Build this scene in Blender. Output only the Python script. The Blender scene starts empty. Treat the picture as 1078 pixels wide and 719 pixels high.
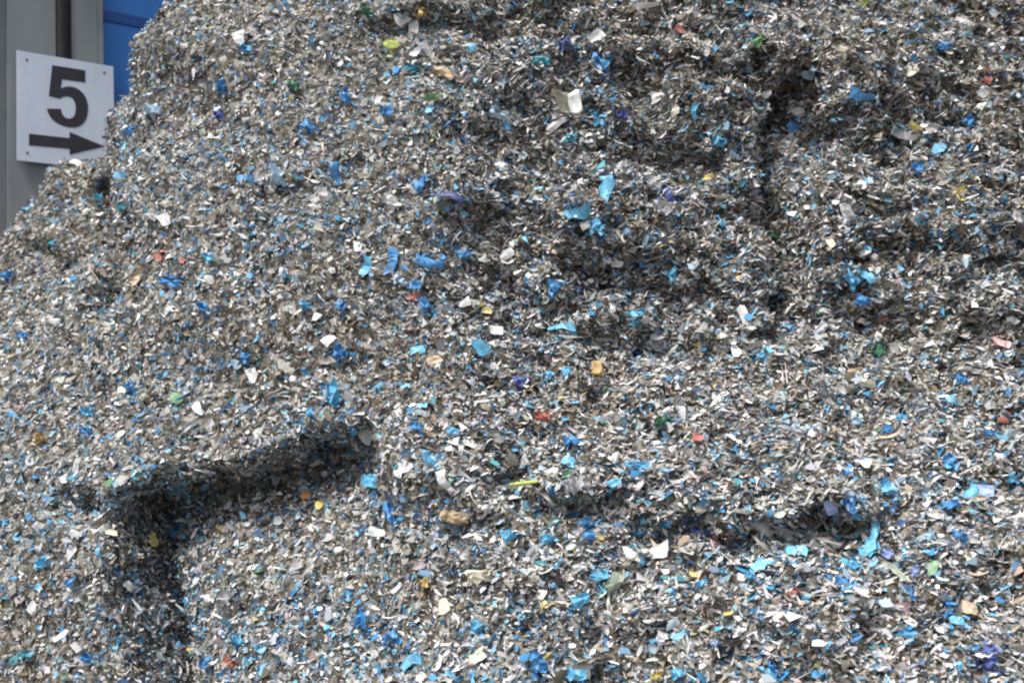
import bpy, math, random
import numpy as np
from mathutils import Vector, Matrix
from mathutils.bvhtree import BVHTree

S = bpy.context.scene
C = S.collection
RNG = np.random.default_rng(11)
random.seed(11)

# ------------------------------------------------------------------ camera
EYE = np.array([0.0, 0.0, 1.6])
PITCH, ROLL, F_PX, CX, CY = 0.1, -0.054, 1050.0, 539.0, 359.5
_f = np.array([0, math.cos(PITCH), math.sin(PITCH)])
_u = np.array([0, -math.sin(PITCH), math.cos(PITCH)])
_r = np.array([1.0, 0, 0])
RIGHT = _r * math.cos(ROLL) + _u * math.sin(ROLL)
UP = _u * math.cos(ROLL) - _r * math.sin(ROLL)
FWD = _f
cd = bpy.data.cameras.new('camera')
cam = bpy.data.objects.new('camera', cd)
C.objects.link(cam)
cd.sensor_width = 36.0
cd.lens = F_PX / 1078 * 36
cd.clip_end = 500
cd.dof.use_dof = True              # an open lens, focused on the near slope
cd.dof.focus_distance = 4.5
cd.dof.aperture_fstop = 2.6
cam.matrix_world = Matrix(((RIGHT[0], UP[0], -FWD[0], EYE[0]), (RIGHT[1], UP[1], -FWD[1], EYE[1]),
                           (RIGHT[2], UP[2], -FWD[2], EYE[2]), (0, 0, 0, 1)))
S.camera = cam

# ------------------------------------------------------------------ light
SUN_EL, SUN_AZ = 60.0, -34.0         # high soft sun behind the camera, to its left
w = bpy.data.worlds.new('World')
S.world = w
w.use_nodes = True
nt = w.node_tree
bg = nt.nodes['Background']
sky = nt.nodes.new('ShaderNodeTexSky')
sky.sky_type = 'NISHITA'
sky.sun_disc = False
sky.sun_elevation = math.radians(SUN_EL)
sky.sun_rotation = math.radians(180 - SUN_AZ)
sky.dust_density = 4.0
hs = nt.nodes.new('ShaderNodeHueSaturation')       # thin cloud: a whiter sky
hs.inputs['Saturation'].default_value = 0.62
nt.links.new(sky.outputs[0], hs.inputs['Color'])
nt.links.new(hs.outputs[0], bg.inputs['Color'])
bg.inputs['Strength'].default_value = 0.07
sd = bpy.data.lights.new('sun', 'SUN')
sd.energy = 1.5
sd.angle = math.radians(14)
sd.color = (1.0, 0.965, 0.92)
so = bpy.data.objects.new('sun', sd)
C.objects.link(so)
_az, _el = math.radians(SUN_AZ), math.radians(SUN_EL)
sun_dir = Vector((math.sin(_az) * math.cos(_el), -math.cos(_az) * math.cos(_el), math.sin(_el)))
so.rotation_euler = sun_dir.to_track_quat('Z', 'Y').to_euler()
so.location = (0, 0, 20)
S.view_settings.view_transform = 'Standard'
S.view_settings.look = 'None'
S.view_settings.exposure = 1.27
S.view_settings.gamma = 1.0
S.render.engine = 'CYCLES'
S.cycles.filter_width = 2.1


# ------------------------------------------------------------------ helpers
def ray(px, py):
    d = FWD + RIGHT * (px - CX) / F_PX - UP * (py - CY) / F_PX
    return d / np.linalg.norm(d)


def at(px, py, Y):
    """The point of the place seen at a photograph position, at distance Y into the scene."""
    d = ray(px, py)
    return EYE + d * (Y / d[1])


def hash2(i, j, seed):
    n = (i.astype(np.int64) * 374761393 + j.astype(np.int64) * 668265263 + seed * 974711) & 0x7fffffff
    n = ((n ^ (n >> 13)) * 1274126177) & 0x7fffffff
    n = n ^ (n >> 16)
    return (n & 0xffff) / 65535.0


def vnoise(x, y, seed=0):
    i, j = np.floor(x), np.floor(y)
    fx, fy = x - i, y - j
    fx = fx * fx * (3 - 2 * fx)
    fy = fy * fy * (3 - 2 * fy)
    i = i.astype(np.int64)
    j = j.astype(np.int64)
    a = hash2(i, j, seed); b = hash2(i + 1, j, seed)
    c = hash2(i, j + 1, seed); d = hash2(i + 1, j + 1, seed)
    return (a + (b - a) * fx) + ((c + (d - c) * fx) - (a + (b - a) * fx)) * fy - 0.5


def fbm(x, y, seed=0, octv=4, gain=0.5):
    s, a = 0, 1.0
    for o in range(octv):
        s = s + a * vnoise(x * 2 ** o + 17.3 * o, y * 2 ** o - 9.1 * o, seed + o)
        a *= gain
    return s


def sstep(x, a, b):
    t = np.clip((x - a) / (b - a), 0, 1)
    return t * t * (3 - 2 * t)


def new_mat(name, base=(0.5, 0.5, 0.5), rough=0.6, spec=0.4):
    m = bpy.data.materials.new(name)
    m.use_nodes = True
    b = m.node_tree.nodes['Principled BSDF']
    b.inputs['Base Color'].default_value = (*base, 1)
    b.inputs['Roughness'].default_value = rough
    b.inputs['Specular IOR Level'].default_value = spec
    return m


def add_noise(m, scale, lo, hi, detail=5, bump=0.0, stretch=(1, 1, 1)):
    """mottle the base colour between lo and hi, and a little relief"""
    t = m.node_tree
    b = t.nodes['Principled BSDF']
    tc = t.nodes.new('ShaderNodeTexCoord')
    mp = t.nodes.new('ShaderNodeMapping')
    mp.inputs['Scale'].default_value = stretch
    n = t.nodes.new('ShaderNodeTexNoise')
    n.inputs['Scale'].default_value = scale
    n.inputs['Detail'].default_value = detail
    r = t.nodes.new('ShaderNodeValToRGB')
    r.color_ramp.elements[0].position = 0.3
    r.color_ramp.elements[1].position = 0.7
    r.color_ramp.elements[0].color = (*lo, 1)
    r.color_ramp.elements[1].color = (*hi, 1)
    t.links.new(tc.outputs['Object'], mp.inputs[0])
    t.links.new(mp.outputs[0], n.inputs['Vector'])
    t.links.new(n.outputs['Fac'], r.inputs[0])
    t.links.new(r.outputs[0], b.inputs['Base Color'])
    if bump:
        bp = t.nodes.new('ShaderNodeBump')
        bp.inputs['Strength'].default_value = bump
        bp.inputs['Distance'].default_value = 0.01
        t.links.new(n.outputs['Fac'], bp.inputs['Height'])
        t.links.new(bp.outputs[0], b.inputs['Normal'])
    return m


def mesh_obj(name, verts, faces, mat, parent=None, kind=None, smooth=False):
    me = bpy.data.meshes.new(name)
    me.from_pydata([tuple(v) for v in verts], [], faces)
    me.update()
    if smooth:
        for p in me.polygons:
            p.use_smooth = True
    me.materials.append(mat)
    o = bpy.data.objects.new(name, me)
    C.objects.link(o)
    if parent:
        o.parent = parent
    if kind:
        o['kind'] = kind
    return o


# ------------------------------------------------------------------ the building and its sign
WYAW = 0.6326
WD = np.array([math.cos(WYAW), math.sin(WYAW), 0])     # along the wall
WN = np.array([math.sin(WYAW), -math.cos(WYAW), 0])    # out of the wall
ZU = np.array([0, 0, 1.0])
SIGN_TL = np.array([-3.9886, 8.0, 5.0585])
SW, SH = 0.7717, 0.9373


def wall_pt(s, z, out):
    """s metres along the wall from the sign's edge, height z, standing out from the sign's back"""
    p = SIGN_TL + WD * s + WN * out
    return np.array([p[0], p[1], z])


def wall_s(px, out=-0.05):
    d = ray(px, 60)
    p0 = SIGN_TL + WN * out
    t = ((p0 - EYE) @ WN) / (d @ WN)
    return float((EYE + d * t - p0) @ WD)


def wall_box(s0, s1, z0, z1, o0, o1):
    v = [wall_pt(s, z, o) for o in (o0, o1) for z in (z0, z1) for s in (s0, s1)]
    f = [(0, 1, 3, 2), (4, 6, 7, 5), (0, 4, 5, 1), (2, 3, 7, 6), (0, 2, 6, 4), (1, 5, 7, 3)]
    f = [tuple(reversed(q)) for q in f]
    return v, f


def prism(pts, o0, o1):
    """a flat shape on the wall (list of s, z) given thickness"""
    n = len(pts)
    v = [wall_pt(s, z, o1) for s, z in pts] + [wall_pt(s, z, o0) for s, z in pts]
    f = [tuple(range(n - 1, -1, -1)), tuple(range(n, 2 * n))]
    f += [(i, (i + 1) % n, (i + 1) % n + n, i + n) for i in range(n)]
    return v, f


def bm_join(parts):
    V, Fc = [], []
    for v, f in parts:
        k = len(V)
        V += list(v)
        Fc += [tuple(i + k for i in q) for q in f]
    return V, Fc


def thing(name, label, cat, loc, group=None):
    o = bpy.data.objects.new(name, None)
    o.empty_display_size = 0.2
    C.objects.link(o)
    o.location = loc
    o['label'] = label
    o['category'] = cat
    if group:
        o['group'] = group
    return o


def part(name, vf, mat, parent, smooth=False, base=None):
    b = np.array(base if base is not None else parent.location)
    return mesh_obj(name, [np.array(v) - b for v in vf[0]], vf[1], mat, parent, smooth=smooth)


m_conc = add_noise(new_mat('grey_render', rough=0.85, spec=0.2), 3.0, (0.19, 0.21, 0.225), (0.265, 0.287, 0.30), 10, 0.3, (1.0, 1.0, 0.35))
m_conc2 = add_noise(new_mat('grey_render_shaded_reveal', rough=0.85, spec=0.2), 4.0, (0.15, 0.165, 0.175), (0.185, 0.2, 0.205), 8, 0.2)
m_pipe = add_noise(new_mat('dark_pipe', rough=0.5), 9.0, (0.006, 0.006, 0.007), (0.014, 0.012, 0.013), 4)
m_blue = add_noise(new_mat('blue_cladding', rough=0.45), 2.0, (0.03, 0.17, 0.52), (0.045, 0.215, 0.62), 8, 0.0, (1.0, 1.0, 0.3))
m_blue_d = add_noise(new_mat('blue_flashing', rough=0.5), 2.0, (0.014, 0.075, 0.28), (0.018, 0.085, 0.31), 4)
m_board = add_noise(new_mat('white_board', rough=0.4), 5.0, (0.54, 0.605, 0.72), (0.65, 0.705, 0.81), 9, 0.05, (1.0, 1.0, 0.22))
m_ink = add_noise(new_mat('black_print', rough=0.55), 12.0, (0.022, 0.022, 0.03), (0.032, 0.032, 0.042), 3)
m_screw = add_noise(new_mat('screw_head', rough=0.45), 60.0, (0.06, 0.05, 0.045), (0.16, 0.14, 0.12), 3)

sA, sB, sC, sD = wall_s(8), wall_s(58.5), wall_s(75.5), wall_s(109)
bl = thing('industrial_building', 'grey and blue clad industrial building standing behind the waste heap', 'building',
           wall_pt(0, 0, -0.3))
TOPZ = 8.0
part('column', wall_box(sA, sD - 0.05, 0, TOPZ, -0.62, -0.05), m_conc, bl)
part('column_edge', wall_box(sD - 0.047, sD, 0, TOPZ, -0.62, -0.054), m_conc, bl)
part('side_wall', wall_box(sA - 3.0, sA - 0.003, 0, TOPZ, -0.75, -0.11), m_conc2, bl)
zs = [0, 2.0, 4.06, 5.62, 7.2]
for a, b in zip(zs, zs[1:] + [8.0]):
    part('cladding_panel', wall_box(sD + 0.003, sD + 10.0, a + 0.012, b - 0.012 - (0.075 if b == 5.62 else 0), -0.5, -0.17), m_blue, bl)
    if b == 5.62:
        part('flashing', wall_box(sD + 0.003, sD + 10.0, b - 0.085, b + 0.010, -0.5, -0.155), m_blue_d, bl)
part('cladding_backing', wall_box(sD + 0.003, sD + 10.0, 0, TOPZ, -0.6, -0.503), m_blue_d, bl)
part('added_shade_roof', wall_box(sA - 3.0, sD + 10.0, TOPZ, TOPZ + 0.3, -6.0, 0.62), m_blue_d, bl)  # out-of-view roof, its eave added to shade the column and sign
# drainpipe: round pipe with brackets, fixed to the column
pc, pr = 0.5 * (sB + sC), 0.5 * (sC - sB)
pv, pf = [], []
N = 14
for z in (0.0, TOPZ - 0.01):
    for k in range(N):
        a = 2 * math.pi * k / N
        pv.append(wall_pt(pc + pr * math.cos(a), z, -0.048 + 0.02 + 0.045 * math.sin(a) - 0.026))
for k in range(N):
    pf.append((k, (k + 1) % N, (k + 1) % N + N, k + N))
dp = part('drainpipe', (pv, pf), m_pipe, bl, smooth=True)
for z in (1.0, 3.2, 6.4):
    v, f = wall_box(pc - pr - 0.03, pc + pr + 0.03, z, z + 0.05, -0.049, 0.002)
    q = mesh_obj('pipe_bracket', [np.array(x) - np.array(bl.location) for x in v], f, m_pipe, dp)

sg = thing('number_sign', 'white square sign with a black 5 over an arrow on the grey column', 'sign',
           wall_pt(SW / 2, SIGN_TL[2] - SH, 0))
Zs = lambda v: SIGN_TL[2] - v * SH
us = lambda u: u * SW
part('board', wall_box(0, SW, SIGN_TL[2] - SH, SIGN_TL[2], -0.02, 0.0), m_board, sg)


def curve_pts(p0, p1, p2, p3, n=7):
    out = []
    for i in range(1, n + 1):
        t = i / n
        out.append(tuple((1 - t) ** 3 * a + 3 * (1 - t) ** 2 * t * b + 3 * (1 - t) * t * t * c + t ** 3 * d
                         for a, b, c, d in zip(p0, p1, p2, p3)))
    return out


five = [(.355, .085), (.696, .083), (.696, .198), (.454, .203), (.440, .294)]
five += curve_pts((.440, .294), (.475, .268), (.515, .258), (.555, .258))
five += curve_pts((.555, .258), (.66, .262), (.722, .335), (.722, .435))
five += curve_pts((.722, .435), (.722, .56), (.655, .642), (.53, .642))
five += curve_pts((.53, .642), (.40, .642), (.31, .585), (.298, .497))
five += [(.440, .482)]
five += curve_pts((.440, .482), (.446, .535), (.475, .562), (.513, .562))
five += curve_pts((.513, .562), (.565, .562), (.593, .52), (.593, .455))
five += curve_pts((.593, .455), (.593, .39), (.565, .355), (.515, .355))
five += curve_pts((.515, .355), (.48, .355), (.455, .366), (.437, .388))
five += [(.318, .378)]
part('digit', prism([(us(a), Zs(b)) for a, b in five], 0.0002, 0.0035), m_ink, sg)
arrow = [(.117, .750), (.522, .740), (.528, .685), (.893, .777), (.528, .897), (.522, .839), (.117, .854)]
arrow = [(.117, .750), (.526, .743), (.526, .685), (.893, .780), (.526, .895), (.526, .842), (.117, .854)]
part('arrow', prism([(us(a), Zs(b)) for a, b in arrow], 0.0002, 0.0035), m_ink, sg)
for a, b in ((.1, .075), (.9, .075), (.1, .925), (.9, .925)):
    part('screw', prism([(us(a) + 0.011 * math.cos(t), Zs(b) + 0.011 * math.sin(t)) for t in np.linspace(0, 2 * math.pi, 9)[:-1]], 0.0, 0.004), m_screw, sg)

# ------------------------------------------------------------------ ground
m_gr = add_noise(new_mat('yard_concrete', rough=0.9, spec=0.2), 1.5, (0.13, 0.125, 0.12), (0.2, 0.195, 0.185), 8, 0.3)
mesh_obj('ground', [(-200, -200, 0), (200, -200, 0), (200, 200, 0), (-200, 200, 0)], [(0, 1, 2, 3)], m_gr, kind='structure')

# ------------------------------------------------------------------ the shape of the heap
# distance into the scene of the face, at places read off the photograph (px, py, metres)
CTRL = [(1078, 719, 3.7), (900, 719, 3.8), (720, 719, 3.95), (540, 719, 4.15), (380, 719, 4.35), (200, 719, 4.6), (60, 719, 4.75), (-100, 719, 5.0),
        (1300, 719, 3.5), (1078, 850, 3.3), (540, 850, 3.8), (100, 850, 4.3), (-200, 850, 4.6),
        (1078, 600, 4.05), (800, 600, 4.15), (600, 600, 4.3), (450, 600, 4.5), (300, 620, 4.65), (100, 620, 4.75), (0, 600, 5.0),
        (1078, 490, 4.35), (900, 490, 4.42), (750, 490, 4.5), (600, 490, 4.62), (480, 480, 4.72),
        (1078, 385, 5.05), (900, 385, 5.12), (750, 385, 5.2), (600, 385, 5.22), (480, 385, 5.1), (400, 400, 4.98),
        (300, 420, 5.0), (200, 450, 5.05), (100, 500, 5.05), (0, 500, 5.3), (-150, 500, 5.8),
        (300, 300, 5.2), (200, 300, 5.35), (130, 320, 5.7), (60, 400, 5.7), (0, 400, 5.95), (-120, 420, 6.3),
        (300, 200, 5.45), (200, 180, 5.75), (150, 150, 6.1), (300, 90, 5.8), (230, 20, 6.2), (300, 0, 6.1),
        (20, 300, 6.6), (60, 240, 6.8), (100, 200, 6.9), (0, 300, 6.7), (-60, 340, 6.8),
        (420, 200, 5.4), (420, 90, 5.7), (420, 0, 6.05), (420, 300, 5.2),
        (560, 300, 5.35), (700, 300, 5.4), (560, 200, 5.5), (700, 200, 5.5), (560, 90, 5.75), (700, 100, 5.7), (560, 20, 5.95), (720, 30, 5.8),
        (850, 300, 5.3), (1000, 300, 5.2), (1078, 300, 5.15), (850, 180, 5.55), (1000, 200, 5.45), (1078, 220, 5.4), (880, 80, 5.85), (1000, 110, 5.8),
        (860, 10, 6.15), (940, 30, 6.25), (1078, 60, 6.6), (1040, 0, 6.9), (1300, 300, 5.0), (1300, 60, 6.6),
        (600, -120, 6.5), (900, -120, 7.0), (1200, -120, 7.2), (380, -120, 6.7)]
CW = np.array([at(*c) for c in CTRL])
A_ = np.c_[CW[:, 0], CW[:, 2], np.ones(len(CW))]
LIN = np.linalg.lstsq(A_, CW[:, 1], rcond=None)[0]
RES = CW[:, 1] - A_ @ LIN


def base_depth(X, Z):
    num = np.zeros_like(X)
    den = np.full_like(X, 1e-4)
    for (x, y, z), r in zip(CW, RES):
        k = np.exp(-((X - x) ** 2 + (Z - z) ** 2) / (2 * 0.27 ** 2)) + 0.002 * np.exp(-((X - x) ** 2 + (Z - z) ** 2) / (2 * 0.9 ** 2))
        num += k * r
        den += k
    return X * LIN[0] + Z * LIN[1] + LIN[2] + num / den


def poly(pts, extra=0.0):
    """photo polyline (px, py, ...) -> (x, z) where that line of sight meets the face"""
    Y = np.linspace(3.0, 9.5, 1301)
    out = []
    for p in pts:
        d = ray(p[0], p[1])
        q = EYE[None] + d[None] * (Y / d[1])[:, None]
        g = base_depth(q[:, 0], q[:, 2]) + extra - Y
        k_ = int(np.argmax(g < 0)) if (g < 0).any() else len(Y) - 1
        out.append((q[k_, 0], q[k_, 2]))
    return np.array(out)


def line_dist(P, X, Z):
    """distance to a polyline, signed side of its nearest leg, and share of the way along it"""
    best = np.full_like(X, 1e9)
    side = np.zeros_like(X)
    tt = np.zeros_like(X)
    seg = np.linalg.norm(np.diff(P, axis=0), axis=1)
    cum = np.r_[0, np.cumsum(seg)]
    for i in range(len(P) - 1):
        a, b = P[i], P[i + 1]
        d = b - a
        L2 = (d ** 2).sum()
        t = np.clip(((X - a[0]) * d[0] + (Z - a[1]) * d[1]) / L2, 0, 1)
        qx, qz = X - (a[0] + t * d[0]), Z - (a[1] + t * d[1])
        dist = np.sqrt(qx ** 2 + qz ** 2)
        cr = d[0] * (Z - a[1]) - d[1] * (X - a[0])
        m = dist < best - 1e-9
        best = np.where(m, dist, best)
        side = np.where(m, np.sign(cr), side)
        tt = np.where(m, (cum[i] + t * seg[i]) / cum[-1], tt)
    return best, side, tt


# overhangs and cracks: (polyline, depth of the recess, how far it runs, end fade, lip); the recess lies on the right of travel
CUTS = [
    ([(396, 430, 4.9), (368, 446, 4.9), (320, 462, 4.9), (240, 488, 4.95), (175, 508, 4.95), (130, 528, 4.95)], .48, .23, .16, .05, -1),
    ([(106, 530, 4.95), (114, 560, 4.95), (114, 600, 4.8), (124, 650, 4.7), (138, 719, 4.6), (146, 860, 4.4), (150, 960, 4.2)], .66, .12, .03, .06, -1),
    ([(370, 8, 6.0), (470, 16, 5.95), (560, 14, 5.95), (640, 30, 5.9)], .22, .16, .2, .05, 1),
    ([(625, 45, 5.8), (690, 78, 5.75), (740, 66, 5.75), (790, 56, 5.8), (800, 90, 5.8), (806, 130, 5.7)], .34, .20, .2, .05, 1),
    ([(660, 128, 5.6), (700, 148, 5.55), (745, 158, 5.55), (768, 176, 5.55)], .26, .15, .2, .05, 1),
    ([(836, 58, 5.7), (794, 98, 5.65), (790, 175, 5.55), (796, 260, 5.4), (800, 360, 5.3)], .55, -.14, .10, .06, -1),
    ([(812, 96, 5.7), (850, 118, 5.65), (900, 134, 5.55)], .26, .14, .2, .04, 1),
    ([(560, 258, 5.4), (640, 272, 5.4), (700, 300, 5.4), (790, 318, 5.4)], .20, .14, .2, .05, 1),
    ([(585, 322, 5.3), (650, 336, 5.3), (710, 352, 5.3), (790, 372, 5.3)], .22, .12, .2, .05, 1),
    ([(440, 128, 5.6), (520, 140, 5.6), (580, 160, 5.6), (640, 168, 5.6)], .10, .1, .3, .03, 1),
    ([(430, 210, 5.45), (500, 208, 5.5), (560, 226, 5.5)], .12, .1, .3, .03, 1),
    ([(550, 503, 4.55), (610, 514, 4.5), (690, 522, 4.45), (760, 540, 4.4), (830, 536, 4.4), (900, 552, 4.35), (960, 556, 4.3)], .22, .13, .15, .04, 1),
    ([(845, 548, 4.3), (880, 560, 4.3), (925, 552, 4.3)], .12, .1, .3, .02, 1),
    ([(812, 92, 5.8), (870, 112, 5.75), (930, 142, 5.65), (1000, 160, 5.6), (1090, 190, 5.5)], .18, .13, .2, .05, 1),
    ([(900, 232, 5.4), (960, 250, 5.35), (1040, 262, 5.3)], .05, .12, .3, .04, 1),
    ([(860, 310, 5.25), (930, 322, 5.2), (1010, 336, 5.15), (1100, 340, 5.1)], .05, .12, .2, .04, 1),
    ([(980, 424, 4.7), (1030, 430, 4.7), (1110, 446, 4.7)], .12, .1, .25, .03, 1),
    ([(1000, 556, 4.2), (1050, 572, 4.15), (1120, 580, 4.1)], .10, .1, .25, .03, 1),
    ([(840, 632, 4.0), (930, 628, 4.0), (1010, 648, 3.95)], .07, .1, .25, .03, 1),
    ([(640, 655, 4.1), (720, 650, 4.1), (790, 662, 4.05)], .07, .1, .25, .03, 1),
    ([(110, 166, 6.3), (120, 215, 6.1), (130, 260, 5.9), (127, 310, 5.75), (120, 350, 5.7)], .42, -.11, .2, .05, 1),
    ([(24, 236, 6.9), (56, 258, 6.8), (92, 280, 6.7)], .12, .15, .3, .03, 1),
    ([(85, 408, 5.7), (110, 404, 5.65), (134, 396, 5.6)], .08, .1, .3, .02, 1),
    ([(320, 640, 4.55), (380, 634, 4.5), (440, 626, 4.45)], .06, .07, .3, .01, 1),
    ([(60, 512, 5.1), (100, 520, 5.05), (145, 534, 5.0)], .12, .1, .25, .03, 1),
]
CUTS = [(poly(c[0]), *c[1:]) for c in CUTS]
# bulges left standing by the loader: photo place, radius and height in metres
BULGES = [(poly([(x, y)])[0], r, a) for x, y, r, a in ((725, 108, .26, .20), (910, 62, .42, .20), (1000, 215, .40, .12), (560, 78, .30, .13),
                                                       (470, 462, .34, .14), (640, 225, .30, .12), (870, 235, .28, .13), (700, 470, .5, .08))]
SIL = poly([(-700, 760, 6.6), (-400, 560, 6.8), (-200, 420, 6.9), (-60, 300, 6.9), (0, 256, 6.9), (18, 236, 6.9), (62, 176, 7.0), (112, 168, 6.9), (109, 120, 6.35),
            (138, 58, 6.35), (200, 0, 6.35), (270, -90, 6.6), (400, -190, 6.9), (800, -230, 7.2), (1700, -230, 7.4)], 0.24)


def rough_side(X):
    return sstep(X, -0.75, 0.15)


def depth(X, Z):
    rs = rough_side(X)
    wx = X + 0.10 * fbm(X * 2.1, Z * 2.1, 50, 3)
    wz = Z + 0.10 * fbm(X * 2.1, Z * 2.1, 60, 3)
    D = base_depth(wx, wz)
    bed = wz + 0.16 * np.sin(wx * 1.9 + 0.7) + np.where(X > 0.7, 0.42 * (X - 0.7), 0.0) * sstep(Z, 1.9, 3.0)
    lower = 1 - 0.28 * sstep(-Z, -1.9, -1.3)
    for P, amp, run, fade, lip, sgn in CUTS:
        right = P[:, 0].mean() > -0.9
        wob = 0.13 if right else 0.06
        d, s, t = line_dist(P, X + wob * fbm(X * 4, Z * 4, 70, 6, 0.68), Z + wob * fbm(X * 4, Z * 4, 80, 6, 0.68))
        amp = amp * ((0.56 if P[:, 1].mean() > 2.0 else 0.62) if right else 1.0)
        tap = sstep(t, 0, fade) * sstep(1 - t, 0, fade)
        inside = -s * sgn > 0
        if run < 0:      # a crack with two walls
            D = D + np.where(inside, amp * tap * sstep(d, 0, 0.05) * (1 - sstep(d, -run, -run + 0.17)), -lip * tap * np.exp(-d / 0.12))
            continue
        D = D + np.where(inside, amp * tap * sstep(d, 0, 0.09) * np.exp(-np.maximum(d - (0.09 if right or sgn > 0 else 0.09 + 0.3 * run), 0) / run), -lip * tap * np.exp(-d / 0.12))
    # layered, lumpy face on the right, smooth cut face on the left
    rid = 0.5 - np.abs(fbm(wx * 0.9 + 3.1, bed * 4.2, 90, 3))
    lump = np.abs(fbm(wx * 2.2 - 5.0, bed * 2.6, 170, 4, 0.55))
    D = D + rs * lower * (-(rid - 0.3) * 0.06 + 0.17 * fbm(wx * 2.3, bed * 2.4, 100, 4) - 0.20 * (0.25 - lump) + 0.11 * fbm(X * 6, bed * 7, 110, 3) + 0.055 * fbm(X * 4 + 7, bed * 17, 115, 2))
    D = D + (1 - rs) * (0.07 * fbm(X * 2, Z * 2, 120, 4) + 0.05 * fbm(X * 6, Z * 6, 130, 3))
    for (bx, bz), r_, a_ in BULGES:
        D = D - a_ * np.exp(-(((wx - bx) ** 2 + ((wz - bz) * 1.25) ** 2) / r_ ** 2) ** 1.5)
    # matted clumps a hand wide, rounded on top and pinched between
    clump = np.abs(fbm(X * 7.5, bed * 9.5, 180, 3, 0.6))
    D = D - (0.03 + 0.10 * rs) * (0.36 - clump) * 1.6
    d, s, t = line_dist(SIL, X + 0.08 * fbm(X * 7, Z * 7, 140, 4, 0.65), Z + 0.08 * fbm(X * 7, Z * 7, 150, 4, 0.65))
    D = D + np.where(s > 0, 3.2 * d + 0.05, 0.0) - np.where(s > 0, 0, 0) + np.where(s <= 0, 0.22 * np.exp(-d / 0.13), 0.22)
    return D


STEP = 0.026
xs = np.arange(-6.6, 5.6, STEP)
zs_ = np.arange(-0.02, 6.6, STEP)
GX, GZ = np.meshgrid(xs, zs_)
GY = depth(GX, GZ)
# the heap leans on the wall: it stops there
wall_y = SIGN_TL[1] + (GX - SIGN_TL[0]) * math.tan(WYAW)
GYc = np.minimum(GY, 13.0)
keep_v = (GYc < wall_y + 0.3) & (GYc < 12.9)
nz, nx = GX.shape
idx = np.arange(nz * nx).reshape(nz, nx)
VERT = np.stack([GX, GYc, GZ], -1).reshape(-1, 3)
k = keep_v[:-1, :-1] & keep_v[1:, :-1] & keep_v[:-1, 1:] & keep_v[1:, 1:]
Q = np.stack([idx[:-1, :-1][k], idx[:-1, 1:][k], idx[1:, 1:][k], idx[1:, :-1][k]], -1)
used = np.zeros(len(VERT), bool)
used[Q.ravel()] = True
remap = np.cumsum(used) - 1
VERT = VERT[used]
Q = remap[Q]


def quick_mesh(name, V, Fc, nper):
    me = bpy.data.meshes.new(name)
    nf = len(Fc)
    me.vertices.add(len(V))
    me.vertices.foreach_set('co', np.ascontiguousarray(V, np.float32).ravel())
    me.loops.add(nf * nper)
    me.loops.foreach_set('vertex_index', np.ascontiguousarray(Fc, np.int32).ravel())
    me.polygons.add(nf)
    me.polygons.foreach_set('loop_start', np.arange(0, nf * nper, nper, dtype=np.int32))
    me.polygons.foreach_set('loop_total', np.full(nf, nper, np.int32))
    me.update(calc_edges=True)
    return me


m_core = new_mat('packed_waste', rough=0.9, spec=0.2)
t_ = m_core.node_tree
tc = t_.nodes.new('ShaderNodeTexCoord')
vo = t_.nodes.new('ShaderNodeTexVoronoi')
vo.inputs['Scale'].default_value = 34
cr = t_.nodes.new('ShaderNodeValToRGB')
cr.color_ramp.interpolation = 'CONSTANT'
for i, (p, c) in enumerate([(0, (.06, .055, .045)), (.35, (.13, .115, .09)), (.6, (.22, .21, .18)), (.82, (.06, .12, .22)), (.88, (.4, .39, .36))]):
    e = cr.color_ramp.elements[i] if i < 2 else cr.color_ramp.elements.new(p)
    e.position = p
    e.color = (*c, 1)
sx = t_.nodes.new('ShaderNodeSeparateColor')
t_.links.new(tc.outputs['Object'], vo.inputs['Vector'])
t_.links.new(vo.outputs['Color'], sx.inputs[0])
t_.links.new(sx.outputs[0], cr.inputs[0])
t_.links.new(cr.outputs[0], t_.nodes['Principled BSDF'].inputs['Base Color'])

core_me = quick_mesh('waste_heap', VERT, Q, 4)
core_me.materials.append(m_core)
core = bpy.data.objects.new('waste_heap', core_me)
C.objects.link(core)
core['kind'] = 'structure'
core['label'] = 'packed grey body of the tall shredded waste heap'

# triangles of the face, for scattering
T = np.concatenate([Q[:, [0, 1, 2]], Q[:, [0, 2, 3]]])
P0, P1, P2 = VERT[T[:, 0]], VERT[T[:, 1]], VERT[T[:, 2]]
NRM = np.cross(P1 - P0, P2 - P0)
AREA = np.linalg.norm(NRM, axis=1) * 0.5
NRM /= (AREA * 2)[:, None] + 1e-12
CEN = (P0 + P1 + P2) / 3
BVH = BVHTree.FromPolygons([Vector(v) for v in VERT], [tuple(q) for q in Q])

# ------------------------------------------------------------------ shreds: what nobody could count
N_FLAKES = 600000
to_cam = EYE - CEN
dist = np.linalg.norm(to_cam, axis=1)
facing = (NRM * to_cam).sum(1) / dist
rel = CEN - EYE
dep = rel @ FWD
qx = CX + F_PX * (rel @ RIGHT) / dep
qy = CY - F_PX * (rel @ UP) / dep
near = (qx > -260) & (qx < 1430) & (qy > -140) & (qy < 860)
wgt = AREA * np.where(facing > -0.25, 1.0, 0.15) * np.where(near, 1.0, 0.10)
wgt *= np.clip(5.2 / dist, 0.7, 1.4) ** 1.6 * (1.45 - 0.45 * rough_side(CEN[:, 0]))
cum = np.cumsum(wgt)
pick = np.searchsorted(cum, RNG.random(N_FLAKES) * cum[-1])
r1, r2 = np.sqrt(RNG.random(N_FLAKES)), RNG.random(N_FLAKES)
FP = P0[pick] * (1 - r1)[:, None] + P1[pick] * (r1 * (1 - r2))[:, None] + P2[pick] * (r1 * r2)[:, None]
FN = NRM[pick]
rs = rough_side(FP[:, 0])


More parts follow.
